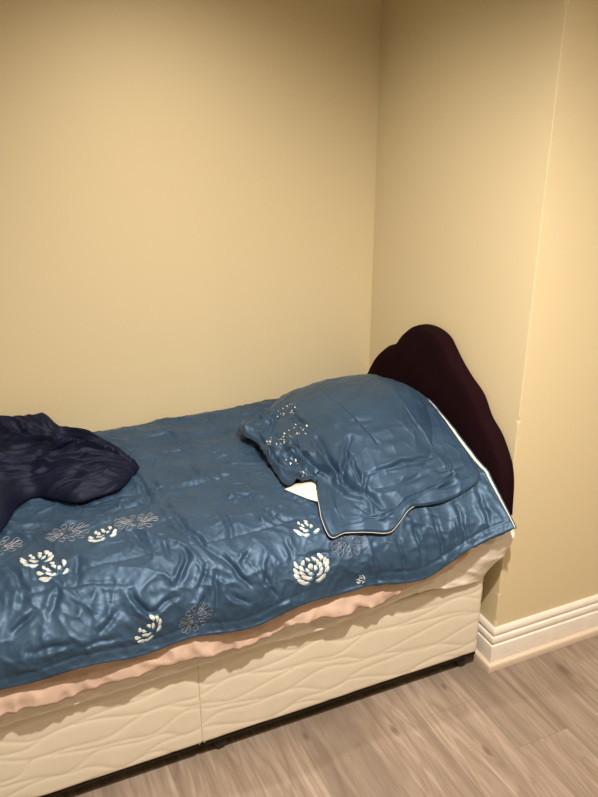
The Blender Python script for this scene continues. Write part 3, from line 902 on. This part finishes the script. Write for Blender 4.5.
# blue pillow with its sham
OUT_S = [(-.088, .90), (-.100, .967), (-.165, .985), (-.234, .984), (-.290, .972), (-.330, .962), (-.362, .968), (-.400, .990), (-.440, 1.008), (-.50, .994), (-.564, .978), (-.612, .980), (-.616, .923), (-.598, .86), (-.582, .81),
         (-.562, .756), (-.604, .738), (-.645, .733), (-.650, .66), (-.645, .574), (-.636, .50), (-.632, .421), (-.655, .36), (-.640, .29), (-.590, .235), (-.52, .19), (-.44, .135), (-.33, .085), (-.2, .07), (-.12, .085), (-.083, .16), (-.078, .35), (-.078, .55), (-.080, .75)]
def pillow():
    s, t, r, o = patch(OUT_S, [(-.34, .34), (-.34, .74)], 120, 460)
    # plump body
    ca, sa = math.cos(.10), math.sin(.10)
    x = s + .325; y = t - .475; X = x * ca + y * sa; Y = -x * sa + y * ca
    rho = (np.abs(X / .235) ** 2.4 + np.abs(Y / .41) ** 2.4) ** (1 / 2.4)
    body = np.clip(1 - rho ** 2.3, 0, 1) ** .75
    h = .014 + .050 * body
    h = h + .012 * np.exp(-((s + .33) / .16) ** 2 - ((t - .30) / .14) ** 2)
    # the left end is empty cloth, crumpled and standing up a bit
    L = (1 - sst(-.56, -.46, s)) * (1 - sst(.74, .86, t))
    h = h + L * (.012 + .022 * crease(s * 8 + t * 2, t * 8 - s * 5, 61, .2) + .012 * crease(s * 17 + t * 6, t * 13, 63, .2))
    F = sst(.80, .90, t) * (1 - sst(-.3, -.1, s))
    h = h + F * (.006 + .008 * perlin(s * 14, t * 5, 65)) * r
    h = h + .003 * fbm(s * 8, t * 8, 3, 66) + .0052 * crease(s * 8 + t * 4, t * 9 - s * 2, 67, .14) * (1 - .5 * body) + .0024 * crease(s * 21, t * 18, 68, .18)
    h = h + 1.6 * fold_field(s, t, SHAM_FOLDS, 5)
    h = h + .016 * np.exp(-((s + .59) / .05) ** 2 - ((t - .74) / .03) ** 2)
    h = h + .022 * np.exp(-((s + .635) / .03) ** 2 - ((t - .37) / .08) ** 2) + .012 * np.exp(-((s + .62) / .035) ** 2 - ((t - .58) / .12) ** 2)
    # flap edges roll down to the bed
    h = np.maximum(h, .006) * (1 - .35 * sst(.97, 1, r))
    P = wrap(s, t, h)
    P[..., 1] = np.minimum(P[..., 1], -.006)
    P[..., 0] = np.minimum(P[..., 0], -.062)
    n, m = s.shape
    root = mesh_obj('pillow', P.reshape(-1, 3), grid_faces(n, m, closed=True), SATIN)
    sm_ = root.modifiers.new('thickness', 'SOLIDIFY'); sm_.thickness = .004
    if root.data.polygons[len(root.data.polygons) // 2].normal.z < 0: root.data.flip_normals()
    sm_.offset = -1
    tag(root, 'plump blue satin pillow with piped flange and sequin flowers, leaning at the headboard', 'pillow')
    # piping round the visible edge
    v, f = [], []; E = P[:, -1]; 
    idx = [i for i in range(n) if o[i][1] > .78 and -.62 < o[i][0] < -.33]
    tube(v, f, E[idx] + (0, 0, .0012), .0009, 6)
    o2 = mesh_obj('piping', v, f, PIPING, root); o2['label'] = 'thin white piping along the flange'
    v, f = [], []
    tube(v, f, E[[i for i in range(n) if .25 < o[i][1] <= .80 and o[i][0] < -.5]] + (0, 0, .0008), .0016, 6)
    o3 = mesh_obj('edge_seam', v, f, mat_simple('dark_blue_seam', (.012, .022, .04), .5), root)
    # open mouth of the sham with its white lining
    c = [(-.655, .736), (-.60, .715), (-.545, .725), (-.555, .80), (-.580, .842), (-.605, .825), (-.630, .785)]
    ss, tt, rr, oo = patch(c, [(-.60, .765), (-.585, .79)], 8, 60)
    hh = .006 + .006 * (1 - rr ** 2)
    Q = wrap(ss, tt, hh)
    ln = mesh_obj('lining', Q.reshape(-1, 3), grid_faces(*ss.shape, closed=True), LINING, root); ln['label'] = 'white lining showing at the open end'
    s2 = ln.modifiers.new('thickness', 'SOLIDIFY'); s2.thickness = .0015
    return root, (s, t, P)
pil, (ps, pt_, pP) = pillow()

from mathutils.bvhtree import BVHTree
def sampler(P):
    n, m = P.shape[:2]
    tree = BVHTree.FromPolygons([tuple(q) for q in P.reshape(-1, 3)], grid_faces(n, m, closed=True))
    def f(s, t, h=0.0):
        Pb, nb = duvet_frame(np.array([float(s)]), np.array([float(t)]))
        o = Vector(Pb[0] + nb[0] * .3); d = -Vector(nb[0])
        hit = tree.ray_cast(o, d, .6)
        return np.array(hit[0] + Vector(nb[0]) * float(h)) if hit[0] else Pb[0] + nb[0] * .03
    return f
pils = sampler(pP)
# sequin flowers on the crumpled end
def sequins(s0, t0, R_, n, seed):
    rs = np.random.RandomState(seed); v, f = [], []
    for k in range(n):
        a_ = 2 * math.pi * k / n * 1.6 + rs.uniform(-.2, .2); r = R_ * (.35 + .65 * ((k * .618) % 1))
        s, t = s0 + r * math.cos(a_), t0 + r * math.sin(a_)
        c = pils(s, t, .0008); q = rs.uniform(.0018, .0036); b = len(v)
        d1, d2 = rs.uniform(-.7, .7, 2)
        for j in range(8):
            u = 2 * math.pi * j / 8; x, y = q * math.cos(u), q * 1.3 * math.sin(u)
            v.append((c[0] + x, c[1] + y, c[2] + d1 * x + d2 * y + .0012))
        v.append((c[0], c[1], c[2] + .0028)); v.append((c[0], c[1], c[2] - .0005))
        for j in range(8): f.append((b + j, b + (j + 1) % 8, b + 8)); f.append((b + (j + 1) % 8, b + j, b + 9))
    o = mesh_obj('sequin_flower', v, f, SEQUIN, pil, False); o['label'] = 'cluster of silver sequins'
sequins(-.468, .325, .045, 20, 1); sequins(-.500, .49, .050, 22, 2); sequins(-.570, .465, .050, 24, 3); sequins(-.575, .616, .026, 8, 4); sequins(-.592, .720, .024, 6, 5)

# ------------------------------------------------------------------ crumpled navy cloth at the left
OUT_D = [(-1.012, .414), (-1.030, .445), (-1.049, .470), (-1.1, .535), (-1.162, .552), (-1.226, .562), (-1.282, .514), (-1.332, .478), (-1.381, .51), (-1.42, .60), (-1.47, .68), (-1.56, .72), (-1.68, .70), (-1.76, .6), (-1.79, .4), (-1.77, .2), (-1.70, .06), (-1.5, .022),
         (-1.3, .018), (-1.215, .024), (-1.175, .065), (-1.13, .13), (-1.09, .20), (-1.055, .27), (-1.028, .345)]
def navy():
    s, t, r, o = patch(OUT_D, [(-1.16, .34), (-1.35, .30), (-1.6, .35)], 130, 520)
    rim = (1 - r ** 3.2) ** .62
    main = .050 + .012 * np.cos((t - .3) * 5)
    h = main
    back = np.exp(-((t - .075) / .075) ** 2) * (1 - sst(-1.25, -1.185, s))
    h = h + .104 * back
    left = (1 - sst(-1.45, -1.32, s))
    h = h + .025 * left * np.exp(-((t - .42) / .2) ** 2)
    # folds fanning out from the tip
    dx, dy = s + .93, t - .45
    th = np.arctan2(dy, -dx); R_ = np.hypot(dx, dy)
    thw = th + .10 * perlin(R_ * 5, th * 3, 91) + .04 * perlin(R_ * 12, th * 8, 92)
    lay = (1 - .6 * back)
    h = h + lay * (.026 * (ridged(thw * 3.8, R_ * 1.2, 93) - .3) + .030 * crease(thw * 7.5, R_ * 1.1, 95, .2) + .012 * crease(thw * 19, R_ * 2.6, 97, .25) + .0025 * crease(thw * 40, R_ * 8, 90, .3))
    h = h + back * (.012 * crease(s * 7 + t * 5, t * 13 - s * 3, 99, .45) + .005 * crease(s * 24, t * 30, 98, .3))
    h = h + .6 * fold_field(s, t, DARK_FOLDS[:4] + DARK_FOLDS[5:], 9) + .25 * fold_field(s, t, DARK_FOLDS[4:5], 9)
    h = .006 + np.maximum(h, .030) * rim
    P = wrap(s, t, h)
    P[..., 1] = np.minimum(P[..., 1], -.006)
    n, m = s.shape
    ob = mesh_obj('crumpled_bedspread', P.reshape(-1, 3), grid_faces(n, m, closed=True), NAVY)
    if ob.data.polygons[len(ob.data.polygons) // 2].normal.z < 0: ob.data.flip_normals()
    q = ob.modifiers.new('thickness', 'SOLIDIFY'); q.thickness = .003; q.offset = -1
    tag(ob, 'dark navy cloth in a crumpled heap on the left of the blue duvet', 'bedding')
navy()

# ------------------------------------------------------------------ light: two ceiling downlights and the room's other lamps
def lamp(loc, power, radius, size=2.6, blend=.6, col=(1, .82, .60)):
    l = bpy.data.lights.new('downlight', 'SPOT'); l.energy = power; l.shadow_soft_size = radius; l.spot_size = size; l.spot_blend = blend; l.color = col
    o = bpy.data.objects.new('downlight', l); o.location = loc; COL.objects.link(o); return o
WARM = (1, .875, .72)
lamp((-.85, -.66, ZC - .02), 60, .04, 2.45, 1.0, WARM)
lamp((-.72, -1.88, ZC - .02), 270, .03, 2.75, .9, WARM)
lamp((-2.6, -2.2, ZC - .02), 35, .04, 2.75, .9, WARM)
lamp((.9, -2.2, ZC - .02), 45, .04, 2.75, .9, WARM)
w = bpy.data.worlds.new('world'); SC.world = w; w.use_nodes = True
w.node_tree.nodes['Background'].inputs[0].default_value = (.9, .8, .65, 1); w.node_tree.nodes['Background'].inputs[1].default_value = .05

# ------------------------------------------------------------------ camera
CAM = (-1.471684, -2.595335, 1.855499); YAW, PITCH, ROLL, FPX = .423408, .393408, -.000233, 804.22
cd = bpy.data.cameras.new('camera'); co = bpy.data.objects.new('camera', cd); COL.objects.link(co)
co.location = CAM
from mathutils import Matrix
fw = Vector((math.sin(YAW) * math.cos(PITCH), math.cos(YAW) * math.cos(PITCH), -math.sin(PITCH)))
rt = Vector((math.cos(YAW), -math.sin(YAW), 0)); up = rt.cross(fw)
co.rotation_euler = Matrix((rt, up, -fw)).transposed().to_euler()
cd.sensor_fit = 'VERTICAL'; cd.sensor_height = 36; cd.lens = FPX * 36 / 797; cd.clip_start = .05
SC.camera = co
